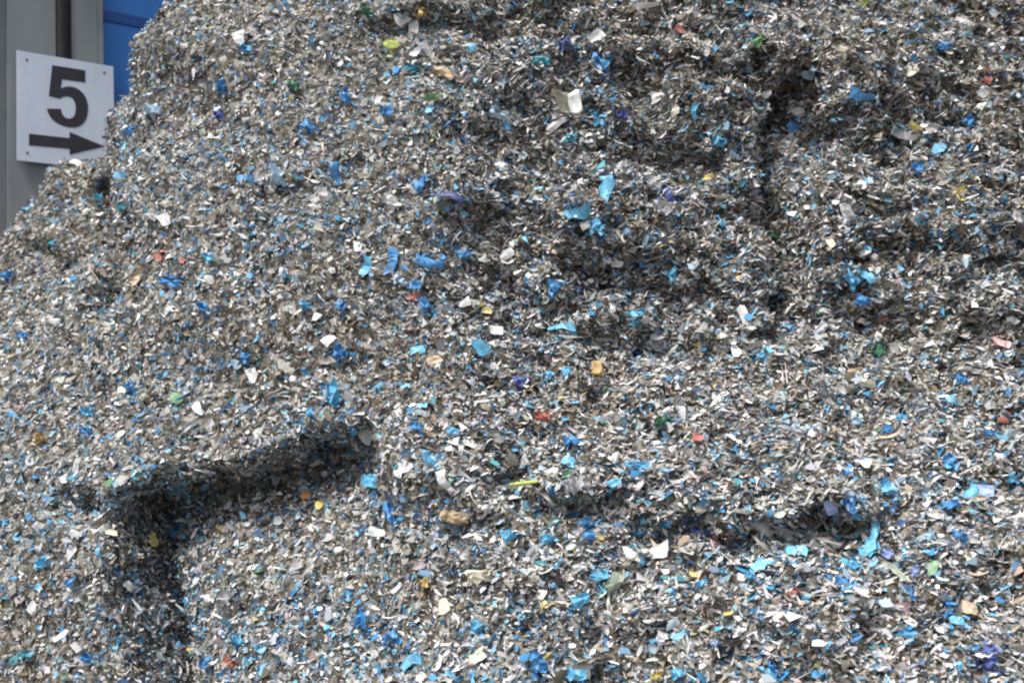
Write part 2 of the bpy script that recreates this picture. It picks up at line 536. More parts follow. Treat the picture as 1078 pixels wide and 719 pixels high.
def unit(a):
    return a / (np.linalg.norm(a, axis=1)[:, None] + 1e-9)


G = RNG.normal(size=(N_FLAKES, 3))
nn = unit(FN * (1.0 - 0.45 * rs)[:, None] + np.array([0, -0.1, 1.0]) * (0.15 + 0.55 * rs)[:, None] + G * (0.62 - 0.12 * rs)[:, None])
ax = RNG.normal(size=(N_FLAKES, 3)) + np.array([1.0, 0, 0]) * (0.9 * rs)[:, None] * np.sign(RNG.normal(size=N_FLAKES))[:, None]
ax = unit(ax - nn * (ax * nn).sum(1)[:, None])
ay = np.cross(nn, ax)
length = np.exp(RNG.normal(math.log(0.0232), 0.56, N_FLAKES)) * (0.76 + 0.33 * rs)
length = np.clip(length, 0.007, 0.085)
ratio = RNG.uniform(0.32, 0.95, N_FLAKES)
strip = RNG.random(N_FLAKES) < 0.10
ratio = np.where(strip, RNG.uniform(0.10, 0.22, N_FLAKES), ratio)
length = np.where(strip, length * 1.55, length)
big = RNG.random(N_FLAKES) < 0.045          # larger torn pieces of film and paper
length = np.where(big, np.clip(length * RNG.uniform(1.5, 2.3, N_FLAKES), 0, 0.078), length)
length = np.minimum(length, np.where(strip, 0.12, 0.078))
# layers: the lower ones are laid first; the loose top ones stick out further
off = RNG.uniform(-0.03, 0.012, N_FLAKES) + RNG.uniform(0, 0.03, N_FLAKES) * (RNG.random(N_FLAKES) < 0.2)
FP = FP + FN * off[:, None]

K = 6
ang = (np.arange(K)[None] + RNG.uniform(-0.36, 0.36, (N_FLAKES, K))) * (2 * math.pi / K) + RNG.uniform(0, 6.28, N_FLAKES)[:, None]
rad = RNG.uniform(0.55, 1.15, (N_FLAKES, K))
ox = np.cos(ang) * rad
oy = np.sin(ang) * rad * ratio[:, None]
# each shred is bent along its length, twisted and creased
bend = RNG.normal(0, 0.45, N_FLAKES)[:, None]
tw = RNG.normal(0, 0.35, N_FLAKES)[:, None]
oz = bend * (ox ** 2 - 0.3) + tw * ox * oy + RNG.normal(0, 0.10, (N_FLAKES, K))
h = (length * 0.5)[:, None]
FV = FP[:, None, :] + (ox * h)[..., None] * ax[:, None] + (oy * h)[..., None] * ay[:, None] + (oz * h)[..., None] * nn[:, None]

PAL = np.array([  # share, r, g, b  (the plastics' and papers' own colours)
    (.13, .76, .755, .745), (.13, .60, .595, .585), (.14, .44, .435, .43), (.11, .33, .31, .29), (.08, .235, .21, .19),
    (.075, .10, .09, .075), (.04, .245, .24, .215), (.065, .36, .42, .47), (.045, .20, .29, .36), (.026, .06, .28, .54), (.036, .22, .48, .66),
    (.012, .035, .08, .20), (.020, .07, .28, .33), (.003, .45, .17, .13), (.016, .70, .54, .52), (.005, .52, .43, .15), (.006, .14, .32, .19),
    (.022, .03, .03, .033), (.018, .54, .43, .33)])
share = PAL[:, 0] / PAL[:, 0].sum()
ci = RNG.choice(len(PAL), N_FLAKES, p=share)
col = PAL[ci, 1:4].copy()
# bags that came through the shredder together: local runs of blue and of brown
pb = fbm(FP[:, 0] * 3.0, FP[:, 2] * 3.0 + FP[:, 1], 200, 3)
mb = RNG.random(N_FLAKES) < np.clip((pb + 0.14) * 0.6, 0, 0.40) * (1.15 - 0.65 * rs)
blues = np.array([(.06, .28, .54), (.20, .37, .50), (.10, .22, .33), (.20, .47, .66), (.30, .39, .46)])
col[mb] = blues[RNG.integers(0, 5, mb.sum())]
pw = fbm(FP[:, 0] * 2.0 + 9, FP[:, 2] * 2.6, 210, 3)
mw = RNG.random(N_FLAKES) < np.clip((pw - 0.05) * 0.6, 0, 0.25)
warm = np.array([(.40, .34, .27), (.30, .24, .17), (.62, .59, .53), (.20, .15, .10)])
col[mw] = warm[RNG.integers(0, 4, mw.sum())]
brown_zone = fbm(FP[:, 0] * 1.4 + 3, FP[:, 2] * 2.2 - 5, 220, 4) + 0.20 * (sstep(FP[:, 2], 2.3, 3.2) - 0.6) * rs + 0.16 * sstep(-FP[:, 0], 2.3, 2.9) * sstep(FP[:, 2], 2.0, 2.6)  # more dark brown shreds high on the rough side and at the left shoulder
me_ = RNG.random(N_FLAKES) < np.clip((brown_zone - 0.02) * 0.8, 0, 0.34)
brown_tones = np.array([(.24, .18, .12), (.15, .11, .075), (.33, .27, .20), (.10, .075, .05)])
col[me_] = brown_tones[RNG.integers(0, 4, me_.sum())]
filmy = np.array([(.72, .71, .71), (.60, .60, .60), (.50, .51, .53), (.40, .50, .58), (.20, .46, .66), (.07, .30, .57), (.10, .38, .62), (.44, .40, .35)])
mf = big & (RNG.random(N_FLAKES) < 0.75)
col[mf] = filmy[RNG.choice(8, mf.sum(), p=[.20, .18, .14, .10, .14, .07, .09, .08])]
col *= RNG.uniform(0.72, 1.18, N_FLAKES)[:, None]
col *= 1 + RNG.normal(0, 0.03, (N_FLAKES, 3))
col = np.clip(col, 0.01, 0.8)

# ------------------------------------------------------------------ scraps one can pick out
PAINT = {'white': (.74, .74, .73), 'cream': (.72, .66, .52), 'pale grey': (.52, .53, .54), 'grey': (.33, .34, .35), 'dark grey': (.10, .105, .11),
         'blue': (.04, .27, .60), 'light blue': (.11, .46, .76), 'pale blue': (.42, .58, .70), 'navy': (.02, .045, .17), 'indigo': (.05, .085, .36),
         'teal': (.03, .28, .36), 'green': (.15, .34, .15), 'dark green': (.02, .15, .08), 'lime': (.48, .60, .10), 'yellow': (.60, .48, .12),
         'ochre': (.50, .33, .09), 'tan': (.50, .37, .23), 'pink': (.76, .46, .48), 'red': (.50, .15, .11), 'orange': (.66, .27, .06),
         'periwinkle': (.30, .40, .74), 'olive': (.30, .31, .07), 'sage': (.30, .36, .28), 'black': (.015, .015, .017)}
SHAPE_NAME = {'chip': 'chip', 'film': 'scrap', 'strip': 'strip', 'ribbon': 'ribbon', 'curl': 'curl', 'rag': 'tatter'}
# px, py, length, width (photo pixels), tilt in degrees, colour, shape [, full label, short name]
SCRAPS = [
    (638, 202, 32, 15, 80, 'light blue', 'ribbon', 'long light blue film ribbon hanging upright at mid height of the heap', 'the upright light blue ribbon'),
    (608, 223, 24, 10, -28, 'light blue', 'strip'), (629, 236, 20, 11, 60, 'light blue', 'rag'),
    (698, 223, 22, 18, 10, 'pale grey', 'film', 'crumpled pale grey plastic piece with rounded edge beside indigo film', 'the rounded grey plastic piece'),
    (705, 208, 22, 10, 50, 'indigo', 'strip'),
    (590, 108, 30, 22, 20, 'cream', 'curl', 'cream curled cup fragment with an ochre inside near the heap top', 'the cream cup fragment'),
    (609, 110, 24, 14, 80, 'white', 'curl'), (588, 129, 24, 8, -28, 'white', 'chip'), (593, 106, 14, 11, 60, 'ochre', 'film'),
    (629, 130, 19, 14, 15, 'light blue', 'rag', 'ragged light blue scrap right of the cream cup fragment', 'the ragged blue scrap by the cup'),
    (635, 66, 24, 17, 20, 'blue', 'film', 'creased deep blue film piece high on the heap under brown ledge', 'the creased deep blue film'),
    (568, 66, 18, 10, 5, 'teal', 'film'), (596, 51, 22, 14, 70, 'navy', 'film'), (628, 40, 17, 13, -40, 'white', 'chip', 'bright white angular chip highest among the blue scraps', 'the angular white chip'),
    (738, 48, 16, 9, 10, 'white', 'chip'), (695, 103, 16, 9, 0, 'white', 'chip'), (732, 115, 20, 8, 75, 'light blue', 'strip'),
    (756, 147, 16, 12, 20, 'light blue', 'rag', 'sky blue tatter in the dark fold below the brown ledge', 'the sky blue tatter in the fold'), (655, 123, 12, 10, 0, 'indigo', 'film'),
    (797, 165, 24, 11, 85, 'cream', 'chip', 'upright cream tab standing in the dark vertical cleft', 'the upright cream tab'),
    (798, 47, 18, 12, -50, 'green', 'film', 'soft green leaf shaped scrap beside the dark cleft top', 'the green leaf shaped scrap'),
    (683, 5, 22, 5, -25, 'white', 'strip'), (717, 30, 12, 6, 40, 'red', 'chip'), (733, 163, 20, 15, 60, 'dark grey', 'film'), (663, 177, 16, 11, -20, 'grey', 'film'),
    (602, 143, 14, 8, 10, 'teal', 'film'), (713, 117, 10, 9, 0, 'cream', 'chip'), (748, 188, 10, 7, 0, 'yellow', 'chip'),
    (233, 122, 13, 11, 0, 'indigo', 'film', 'deep blue wad standing out on the smooth upper face', 'the deep blue wad'), (163, 120, 20, 16, 60, 'pale blue', 'film', 'pale blue crumpled film bag remnant near the sign', 'the pale blue film by the sign'),
    (141, 139, 17, 12, 10, 'blue', 'rag'), (252, 41, 16, 12, 70, 'pale grey', 'chip'), (259, 52, 15, 9, 20, 'light blue', 'film'), (261, 188, 17, 7, -15, 'blue', 'strip'),
    (131, 221, 13, 10, 20, 'teal', 'film'), (162, 229, 18, 12, 40, 'white', 'film'), (175, 232, 14, 11, 60, 'white', 'chip'), (130, 184, 15, 6, -20, 'light blue', 'strip'),
    (103, 210, 13, 8, -20, 'light blue', 'film'), (32, 221, 12, 5, 0, 'light blue', 'strip'), (81, 174, 15, 10, 30, 'white', 'chip'), (235, 94, 15, 12, 70, 'blue', 'film'),
    (326, 135, 16, 12, 35, 'blue', 'film'), (295, 188, 22, 18, 30, 'pale blue', 'film', 'wide pale blue wrinkled sheet piece on the smooth face', 'the wide pale blue sheet'),
    (444, 197, 18, 13, -60, 'blue', 'film', 'bright saturated blue square scrap above the white and navy strips', 'the bright blue square scrap'),
    (437, 32, 18, 12, 75, 'white', 'chip'), (423, 20, 16, 6, 5, 'white', 'strip'), (440, 55, 20, 5, -65, 'white', 'strip', 'thin white strip forming one leg of an inverted V', 'the inverted V of white strips'),
    (455, 56, 26, 6, 50, 'white', 'strip'), (411, 49, 17, 9, -15, 'lime', 'chip', 'pale lime shard lying near the top of the heap', 'the pale lime shard'),
    (433, 76, 19, 11, -20, 'teal', 'film'), (457, 105, 17, 8, 0, 'green', 'film', 'mint green scrap lying below the white inverted V', 'the mint green scrap'), (308, 92, 13, 11, 0, 'dark green', 'film'), (386, 14, 16, 11, 60, 'dark green', 'film'),
    (408, 120, 17, 11, 10, 'blue', 'film'), (355, 183, 22, 9, 80, 'blue', 'ribbon'), (497, 52, 11, 9, 0, 'light blue', 'chip'), (523, 123, 20, 12, 20, 'pale blue', 'film'),
    (411, 213, 24, 13, 35, 'white', 'film', 'lilac white torn bag piece beside the bright blue square', 'the lilac white bag piece'), (340, 203, 10, 9, 0, 'white', 'chip'), (442, 14, 14, 10, 0, 'ochre', 'film'),
    (472, 210, 34, 7, 8, 'navy', 'ribbon'), (470, 80, 36, 11, 35, 'tan', 'film', 'long grey tan sheet remnant sloping below the white inverted V', 'the sloping tan sheet'), (528, 177, 14, 8, 10, 'white', 'chip'), (365, 105, 18, 10, 70, 'blue', 'film'),
    (955, 75, 24, 12, 28, 'cream', 'chip', 'large cream white shard on the upper slope beside pale chips', 'the large cream white shard'), (888, 50, 16, 9, 15, 'cream', 'chip'), (853, 79, 15, 9, 10, 'pale blue', 'chip'),
    (908, 98, 26, 8, 8, 'blue', 'strip', 'blue strip lying flat along the lip of the upper fold', 'the blue strip on the upper fold'), (841, 117, 12, 10, 60, 'white', 'chip'), (836, 133, 17, 12, 60, 'blue', 'film'), (996, 48, 15, 10, 0, 'blue', 'film'),
    (893, 222, 20, 13, 70, 'white', 'chip', 'white pointed shard standing upright on the lumpy slope', 'the white pointed shard'), (836, 200, 16, 12, 30, 'pale grey', 'film'), (968, 180, 16, 11, 70, 'blue', 'film'), (991, 157, 14, 10, 10, 'light blue', 'chip'),
    (963, 133, 12, 7, 30, 'yellow', 'chip'), (1013, 200, 12, 8, -20, 'yellow', 'chip'), (1041, 83, 9, 7, 20, 'red', 'chip'), (955, 140, 24, 8, 25, 'pale grey', 'strip'), (1021, 127, 14, 12, 60, 'blue', 'film'),
    (910, 4, 12, 6, -20, 'olive', 'strip'), (1068, 230, 13, 10, 20, 'white', 'chip'), (1013, 23, 15, 5, 40, 'white', 'strip'), (813, 5, 14, 10, 0, 'blue', 'film'), (1036, 98, 11, 9, 40, 'white', 'chip'),
    (147, 293, 19, 6, 95, 'tan', 'strip', 'upright tan sliver beside the dark notch of the shoulder', 'the upright tan sliver'), (60, 338, 11, 6, 0, 'white', 'chip'), (9, 292, 14, 9, -30, 'blue', 'film'), (217, 325, 12, 11, 0, 'blue', 'film'),
    (180, 297, 26, 11, 15, 'blue', 'film', 'wide blue smear of film scraps low on the smooth face', 'the wide blue film smear'), (221, 273, 14, 9, 20, 'light blue', 'film'), (138, 408, 13, 9, -20, 'blue', 'film'), (92, 437, 15, 11, 0, 'light blue', 'film'),
    (209, 432, 16, 8, 60, 'white', 'chip'), (267, 397, 17, 9, 75, 'white', 'chip'), (93, 455, 13, 10, 0, 'blue', 'film'), (187, 420, 13, 10, 60, 'green', 'chip'), (168, 271, 11, 6, 60, 'red', 'chip'), (260, 378, 14, 10, 80, 'blue', 'film'),
    (25, 355, 13, 9, 0, 'blue', 'film'), (42, 463, 12, 10, 60, 'ochre', 'film'), (222, 85 + 210, 10, 8, 0, 'white', 'chip'),
    (348, 417, 30, 17, 80, 'light blue', 'film', 'vivid light blue knotted film just above the dark hollow', 'the vivid blue knot above the hollow'), (440, 370, 19, 10, -8, 'light blue', 'chip', 'flat sky blue tab at the inner edge of the shelf', 'the flat sky blue tab'),
    (503, 367, 20, 14, 50, 'light blue', 'chip', 'triangular sky blue flag on the dark band above the shelf', 'the triangular sky blue flag'), (451, 276, 30, 10, 25, 'blue', 'ribbon', 'dark blue film loop trailing across the middle face', 'the dark blue film loop'), (413, 275, 26, 9, 85, 'blue', 'strip'),
    (385, 282, 19, 9, -70, 'light blue', 'strip'), (323, 322, 16, 11, 0, 'light blue', 'film'), (358, 322, 13, 11, 0, 'blue', 'film'), (422, 295, 15, 11, 20, 'pale blue', 'film'), (438, 302, 12, 11, 0, 'blue', 'curl'), (445, 322, 18, 11, 70, 'blue', 'film'),
    (490, 270, 16, 11, -15, 'blue', 'film'), (513, 327, 13, 7, 10, 'yellow', 'chip'), (523, 350, 15, 10, 10, 'white', 'chip'), (492, 320, 14, 8, -30, 'white', 'chip'), (385, 455, 17, 13, 40, 'white', 'chip', 'white square chip at the upper end of the dark hollow', 'the white chip by the hollow'),
    (439, 452, 14, 12, 30, 'blue', 'film'), (477, 457, 15, 10, -30, 'light blue', 'film'), (458, 383, 15, 9, -20, 'tan', 'curl'), (347, 358, 14, 11, -40, 'white', 'chip'), (537, 266, 11, 14, 80, 'white', 'chip'), (328, 437, 14, 10, 80, 'light blue', 'film'),
    (437, 312, 14, 6, -25, 'red', 'strip'), (500, 470, 26, 9, 25, 'white', 'chip'), (358, 372, 17, 13, 60, 'blue', 'film'),
    (708, 288, 14, 11, 70, 'light blue', 'film'), (787, 336, 30, 11, 65, 'white', 'chip', 'long white plastic shard leaning at the foot of the cleft', 'the long leaning white shard'), (630, 242, 18, 10, 10, 'light blue', 'film'), (687, 358, 27, 20, 30, 'pale grey', 'film', 'pale grey crumpled sheet in the dark band above the shelf', 'the pale grey crumpled sheet'),
    (673, 332, 17, 9, -10, 'light blue', 'film'), (583, 302, 14, 12, 0, 'blue', 'film'), (593, 346, 27, 6, 3, 'light blue', 'strip'), (548, 402, 14, 9, 20, 'indigo', 'film', 'violet indigo scrap on the back of the bright shelf', 'the violet indigo scrap'), (629, 392, 15, 10, 80, 'ochre', 'curl', 'round ochre lid like piece on the shelf back', 'the round ochre piece'),
    (597, 395, 15, 12, 60, 'light blue', 'film'), (580, 400, 15, 12, 80, 'light blue', 'film'), (572, 443, 18, 12, 10, 'red', 'rag', 'faded red torn scrap in the middle of the bright shelf', 'the faded red scrap'), (603, 467, 18, 11, 40, 'blue', 'film'), (695, 447, 13, 11, 60, 'dark green', 'film'),
    (734, 463, 12, 9, 0, 'red', 'chip'), (775, 372, 15, 9, 70, 'white', 'chip'), (803, 375, 16, 10, 60, 'light blue', 'film'), (715, 437, 18, 8, 85, 'white', 'chip'), (650, 275, 13, 9, 0, 'white', 'chip'),
    (895, 292, 22, 13, 50, 'light blue', 'film', 'clear blue folded film piece in the middle of the lumpy slope', 'the folded blue film piece'), (912, 291, 18, 7, 60, 'light blue', 'strip'), (940, 366, 11, 9, 70, 'white', 'chip', 'round white disc beside a green scrap on the slope', 'the round white disc'), (1053, 362, 19, 10, 30, 'pink', 'chip', 'pink flat shard on the slope above the shelf', 'the pink shard'),
    (911, 402, 18, 10, 15, 'cream', 'chip'), (1013, 402, 13, 12, 0, 'blue', 'film'), (1000, 425, 25, 9, -5, 'light blue', 'strip', 'light blue strip over a dark gap of the shelf', 'the light blue strip over the gap'), (936, 453, 13, 10, 20, 'blue', 'film'), (905, 447, 15, 12, 30, 'pale blue', 'film'),
    (931, 337, 11, 7, 0, 'red', 'chip'), (926, 373, 17, 14, 0, 'dark green', 'film'), (866, 350, 18, 12, -20, 'pale grey', 'film'), (1060, 460, 16, 13, 30, 'pale grey', 'film'), (910, 318, 16, 12, 20, 'blue', 'film'), (1056, 440, 10, 6, 0, 'red', 'chip'), (876, 257, 14, 8, 60, 'cream', 'chip'), (1041, 460, 15, 8, 20, 'blue', 'film'),
    (158, 570, 16, 8, 90, 'yellow', 'rag', 'yellow torn scrap in the dark corner of the hollow', 'the yellow scrap in the hollow'), (187, 562, 16, 13, 60, 'blue', 'film', 'shaded blue film inside the dark corner of the hollow', 'the blue film in the hollow'), (83, 491, 18, 6, 100, 'white', 'chip', 'upright white sliver on the lit lower lobe', 'the upright white sliver'), (71, 489, 14, 9, -30, 'white', 'film'), (47, 593, 15, 12, -20, 'light blue', 'film', 'single light blue scrap on the fine lower lobe', 'the light blue scrap on the lobe'),
    (75, 613, 11, 10, 0, 'blue', 'film'), (42, 553, 11, 9, 30, 'white', 'chip'), (80, 563, 12, 8, 20, 'white', 'chip'), (118, 563, 13, 8, 0, 'cream', 'chip'), (36, 639, 12, 7, -70, 'white', 'chip'), (30, 687, 14, 9, 20, 'teal', 'film'), (93, 692, 14, 13, 60, 'blue', 'film'), (133, 618, 12, 9, 30, 'white', 'chip'),
    (251, 675, 16, 13, -30, 'light blue', 'rag'), (219, 699, 15, 10, 0, 'blue', 'film'), (223, 630, 14, 10, 80, 'white', 'film'), (238, 630, 18, 15, 30, 'pale grey', 'film'), (245, 696, 13, 9, 30, 'red', 'film'), (68, 671, 17, 6, -50, 'white', 'curl'),
    (423, 493, 19, 11, -70, 'white', 'chip', 'white tall shard beside the opening of the hollow', 'the tall white shard by the hollow'), (390, 511, 24, 13, 50, 'light blue', 'film', 'slanting light blue film at the open side of the hollow', 'the slanting light blue film'), (412, 540, 24, 11, 80, 'blue', 'film'), (398, 562, 17, 9, 10, 'white', 'chip'), (395, 533, 15, 8, 10, 'pale blue', 'film'), (338, 533, 10, 9, 40, 'yellow', 'chip'), (322, 523, 11, 9, 0, 'orange', 'chip'),
    (477, 543, 28, 16, 5, 'tan', 'rag', 'tan leaf shaped paper scrap below the shelf', 'the tan leaf shaped scrap'), (503, 607, 32, 13, -5, 'cream', 'film', 'cream folded paper pieces in a broad clump', 'the cream folded paper'), (508, 533, 20, 12, 10, 'white', 'rag'), (535, 566, 14, 11, 0, 'light blue', 'film'), (450, 487, 26, 11, 40, 'light blue', 'film'), (472, 505, 26, 8, 50, 'pale grey', 'strip'), (447, 615, 13, 13, 0, 'ochre', 'film'),
    (380, 653, 20, 12, 90, 'blue', 'film', 'plain blue scrap below the fine level crack', 'the blue scrap below the crack'), (412, 673, 18, 11, -60, 'blue', 'film'), (503, 663, 24, 15, 60, 'light blue', 'rag', 'fan shaped light blue film low on the heap', 'the fan shaped light blue film'), (437, 697, 24, 8, -25, 'light blue', 'strip'), (467, 640, 17, 11, 80, 'cream', 'chip'), (505, 693, 15, 11, -40, 'cream', 'chip'),
    (597, 487, 13, 10, 20, 'light blue', 'chip'), (650, 506, 13, 9, -30, 'light blue', 'curl'), (673, 494, 24, 9, 0, 'light blue', 'film'), (603, 512, 22, 18, 30, 'pale grey', 'film', 'translucent looking pale grey film just below the shelf edge', 'the pale grey film below the shelf'), (802, 553, 22, 14, 50, 'white', 'chip', 'broad white shard in the dark gap under the shelf', 'the broad white shard'), (677, 548, 14, 12, -30, 'light blue', 'film'),
    (577, 568, 17, 10, -10, 'light blue', 'film'), (616, 553, 14, 9, -20, 'blue', 'film'), (621, 566, 15, 10, 20, 'blue', 'film'), (695, 582, 20, 14, -15, 'white', 'chip', 'white oval lid piece with torn rim on the lower slope', 'the white oval piece'), (732, 563, 20, 12, 30, 'navy', 'film'), (750, 572, 12, 9, 60, 'red', 'chip'), (800, 597, 17, 14, -50, 'light blue', 'chip', 'triangular light blue scrap on the lower slope', 'the triangular light blue scrap'), (790, 609, 13, 9, 10, 'light blue', 'film'), (740, 618, 15, 11, -20, 'light blue', 'film'),
    (613, 600, 18, 11, -10, 'white', 'film'), (635, 605, 24, 10, 0, 'light blue', 'film'), (610, 634, 25, 15, -20, 'light blue', 'rag', 'crumpled vivid light blue film on the lower slope', 'the crumpled vivid blue film'), (648, 615, 28, 13, -60, 'sage', 'film', 'sage green translucent strip leaning beside the vivid blue film', 'the sage green strip'), (563, 588, 22, 12, 80, 'grey', 'film'), (575, 638, 9, 8, 0, 'yellow', 'chip'), (733, 607, 13, 6, 20, 'yellow', 'chip'),
    (563, 698, 28, 17, 60, 'blue', 'film', 'big blue folded bag piece at the lowest edge of the view', 'the big blue bag piece'), (608, 702, 28, 13, 15, 'cream', 'chip', 'creamy smooth shell like shard beside the big blue bag piece', 'the creamy shell like shard'), (608, 714, 24, 11, 0, 'light blue', 'film'), (690, 716, 15, 8, 0, 'yellow', 'film'), (717, 709, 16, 11, 0, 'light blue', 'film'), (807, 711, 16, 13, 60, 'light blue', 'chip'),
    (875, 530, 19, 11, 65, 'periwinkle', 'chip', 'smooth periwinkle tab above the rusty dark pocket', 'the periwinkle tab'), (900, 532, 21, 11, 70, 'blue', 'film'), (930, 515, 19, 13, 80, 'light blue', 'film', 'wrinkled light blue film at the brow of the lower slope', 'the wrinkled light blue film'), (942, 519, 15, 7, 70, 'pale blue', 'strip'), (936, 531, 18, 9, 0, 'blue', 'film'), (973, 522, 28, 11, 20, 'pale blue', 'film', 'pale blue curved film sheet with white edges', 'the curved pale blue sheet'),
    (1023, 523, 26, 11, 100, 'light blue', 'ribbon', 'bent light blue ribbon next to the periwinkle patch', 'the bent light blue ribbon'), (1040, 520, 15, 13, 80, 'periwinkle', 'chip'), (998, 533, 20, 10, 0, 'blue', 'film'), (921, 561, 28, 8, 82, 'light blue', 'ribbon', 'upright light blue strap with a folded foot', 'the upright light blue strap'), (916, 581, 19, 13, -10, 'light blue', 'chip'), (935, 585, 15, 10, 40, 'periwinkle', 'film'),
    (840, 582, 22, 13, 20, 'light blue', 'chip', 'glossy blue tab under the shelf gap', 'the glossy blue tab'), (823, 558, 25, 13, 35, 'grey', 'film'), (846, 602, 17, 14, 20, 'pale grey', 'film'), (982, 601, 16, 11, 80, 'green', 'chip', 'grass green scrap on the lower slope', 'the grass green scrap'), (900, 597, 15, 10, 80, 'light blue', 'film'), (966, 599, 13, 10, 70, 'periwinkle', 'film'), (933, 642, 12, 11, 0, 'pale blue', 'curl'), (998, 648, 16, 14, 10, 'blue', 'film'), (1008, 655, 13, 9, 20, 'light blue', 'chip'),
    (903, 625, 16, 9, 20, 'white', 'chip'), (911, 634, 14, 9, 30, 'white', 'chip'), (953, 670, 17, 11, 20, 'light blue', 'film'), (1020, 643, 15, 13, 30, 'tan', 'chip'), (1043, 693, 16, 11, -20, 'indigo', 'film'), (833, 627, 15, 8, 15, 'red', 'film'), (890, 502, 15, 9, 10, 'blue', 'film'), (1003, 488, 13, 12, 60, 'blue', 'film'), (1071, 505, 15, 12, 20, 'light blue', 'film'),
    (811, 708, 16, 10, 80, 'blue', 'film'), (1020, 590, 18, 8, -60, 'cream', 'chip'), (946, 605, 24, 8, 80, 'sage', 'strip'), (1010, 567, 16, 12, 30, 'blue', 'film'), (958, 621, 17, 9, 80, 'blue', 'film'), (889, 616, 13, 9, 0, 'blue', 'film'), (981, 564, 15, 8, -20, 'pale blue', 'film'),
]
PLACES = [('the number sign', 68, 130), ('the dark hollow', 215, 520), ('the dark vertical cleft', 800, 250), ('the dark notch of the shoulder', 118, 280),
          ('the brown ledge at the top', 690, 30)]

_mats = {}


def paint(colour):
    """the plastic's colour, faded in patches and greyed with dust"""
    if colour not in _mats:
        c = PAINT[colour]
        g = sum(c) / 3
        lo = tuple(x * 0.62 + 0.02 for x in c)
        hi = tuple(min(0.8, x * 1.12 + 0.03) for x in c)
        m = add_noise(new_mat(colour.replace(' ', '_') + '_plastic', rough=0.45, spec=0.45), 34.0, lo, hi, 3)
        t = m.node_tree
        b = t.nodes['Principled BSDF']
        src = b.inputs['Base Color'].links[0].from_socket
        tcn = t.nodes.new('ShaderNodeTexCoord')
        nz_ = t.nodes.new('ShaderNodeTexNoise')
        nz_.inputs['Scale'].default_value = 70.0
        nz_.inputs['Detail'].default_value = 5
        rp = t.nodes.new('ShaderNodeValToRGB')
        rp.color_ramp.elements[0].position = 0.52
        rp.color_ramp.elements[1].position = 0.72
        rp.color_ramp.elements[1].color = (0.7, 0.7, 0.7, 1)
        mx = t.nodes.new('ShaderNodeMix')
        mx.data_type = 'RGBA'
        oi = t.nodes.new('ShaderNodeObjectInfo')
        ad = t.nodes.new('ShaderNodeVectorMath')
        ad.operation = 'ADD'
        t.links.new(tcn.outputs['Object'], ad.inputs[0])
        t.links.new(oi.outputs['Random'], ad.inputs[1])
        t.links.new(ad.outputs[0], nz_.inputs['Vector'])
        t.links.new(nz_.outputs['Fac'], rp.inputs[0])
        t.links.new(rp.outputs[0], mx.inputs['Factor'])
        t.links.new(src, mx.inputs['A'])
        mx.inputs['B'].default_value = (0.34 + 0.2 * g, 0.325 + 0.2 * g, 0.30 + 0.2 * g, 1)
        t.links.new(mx.outputs['Result'], b.inputs['Base Color'])
        _mats[colour] = m
    return _mats[colour]


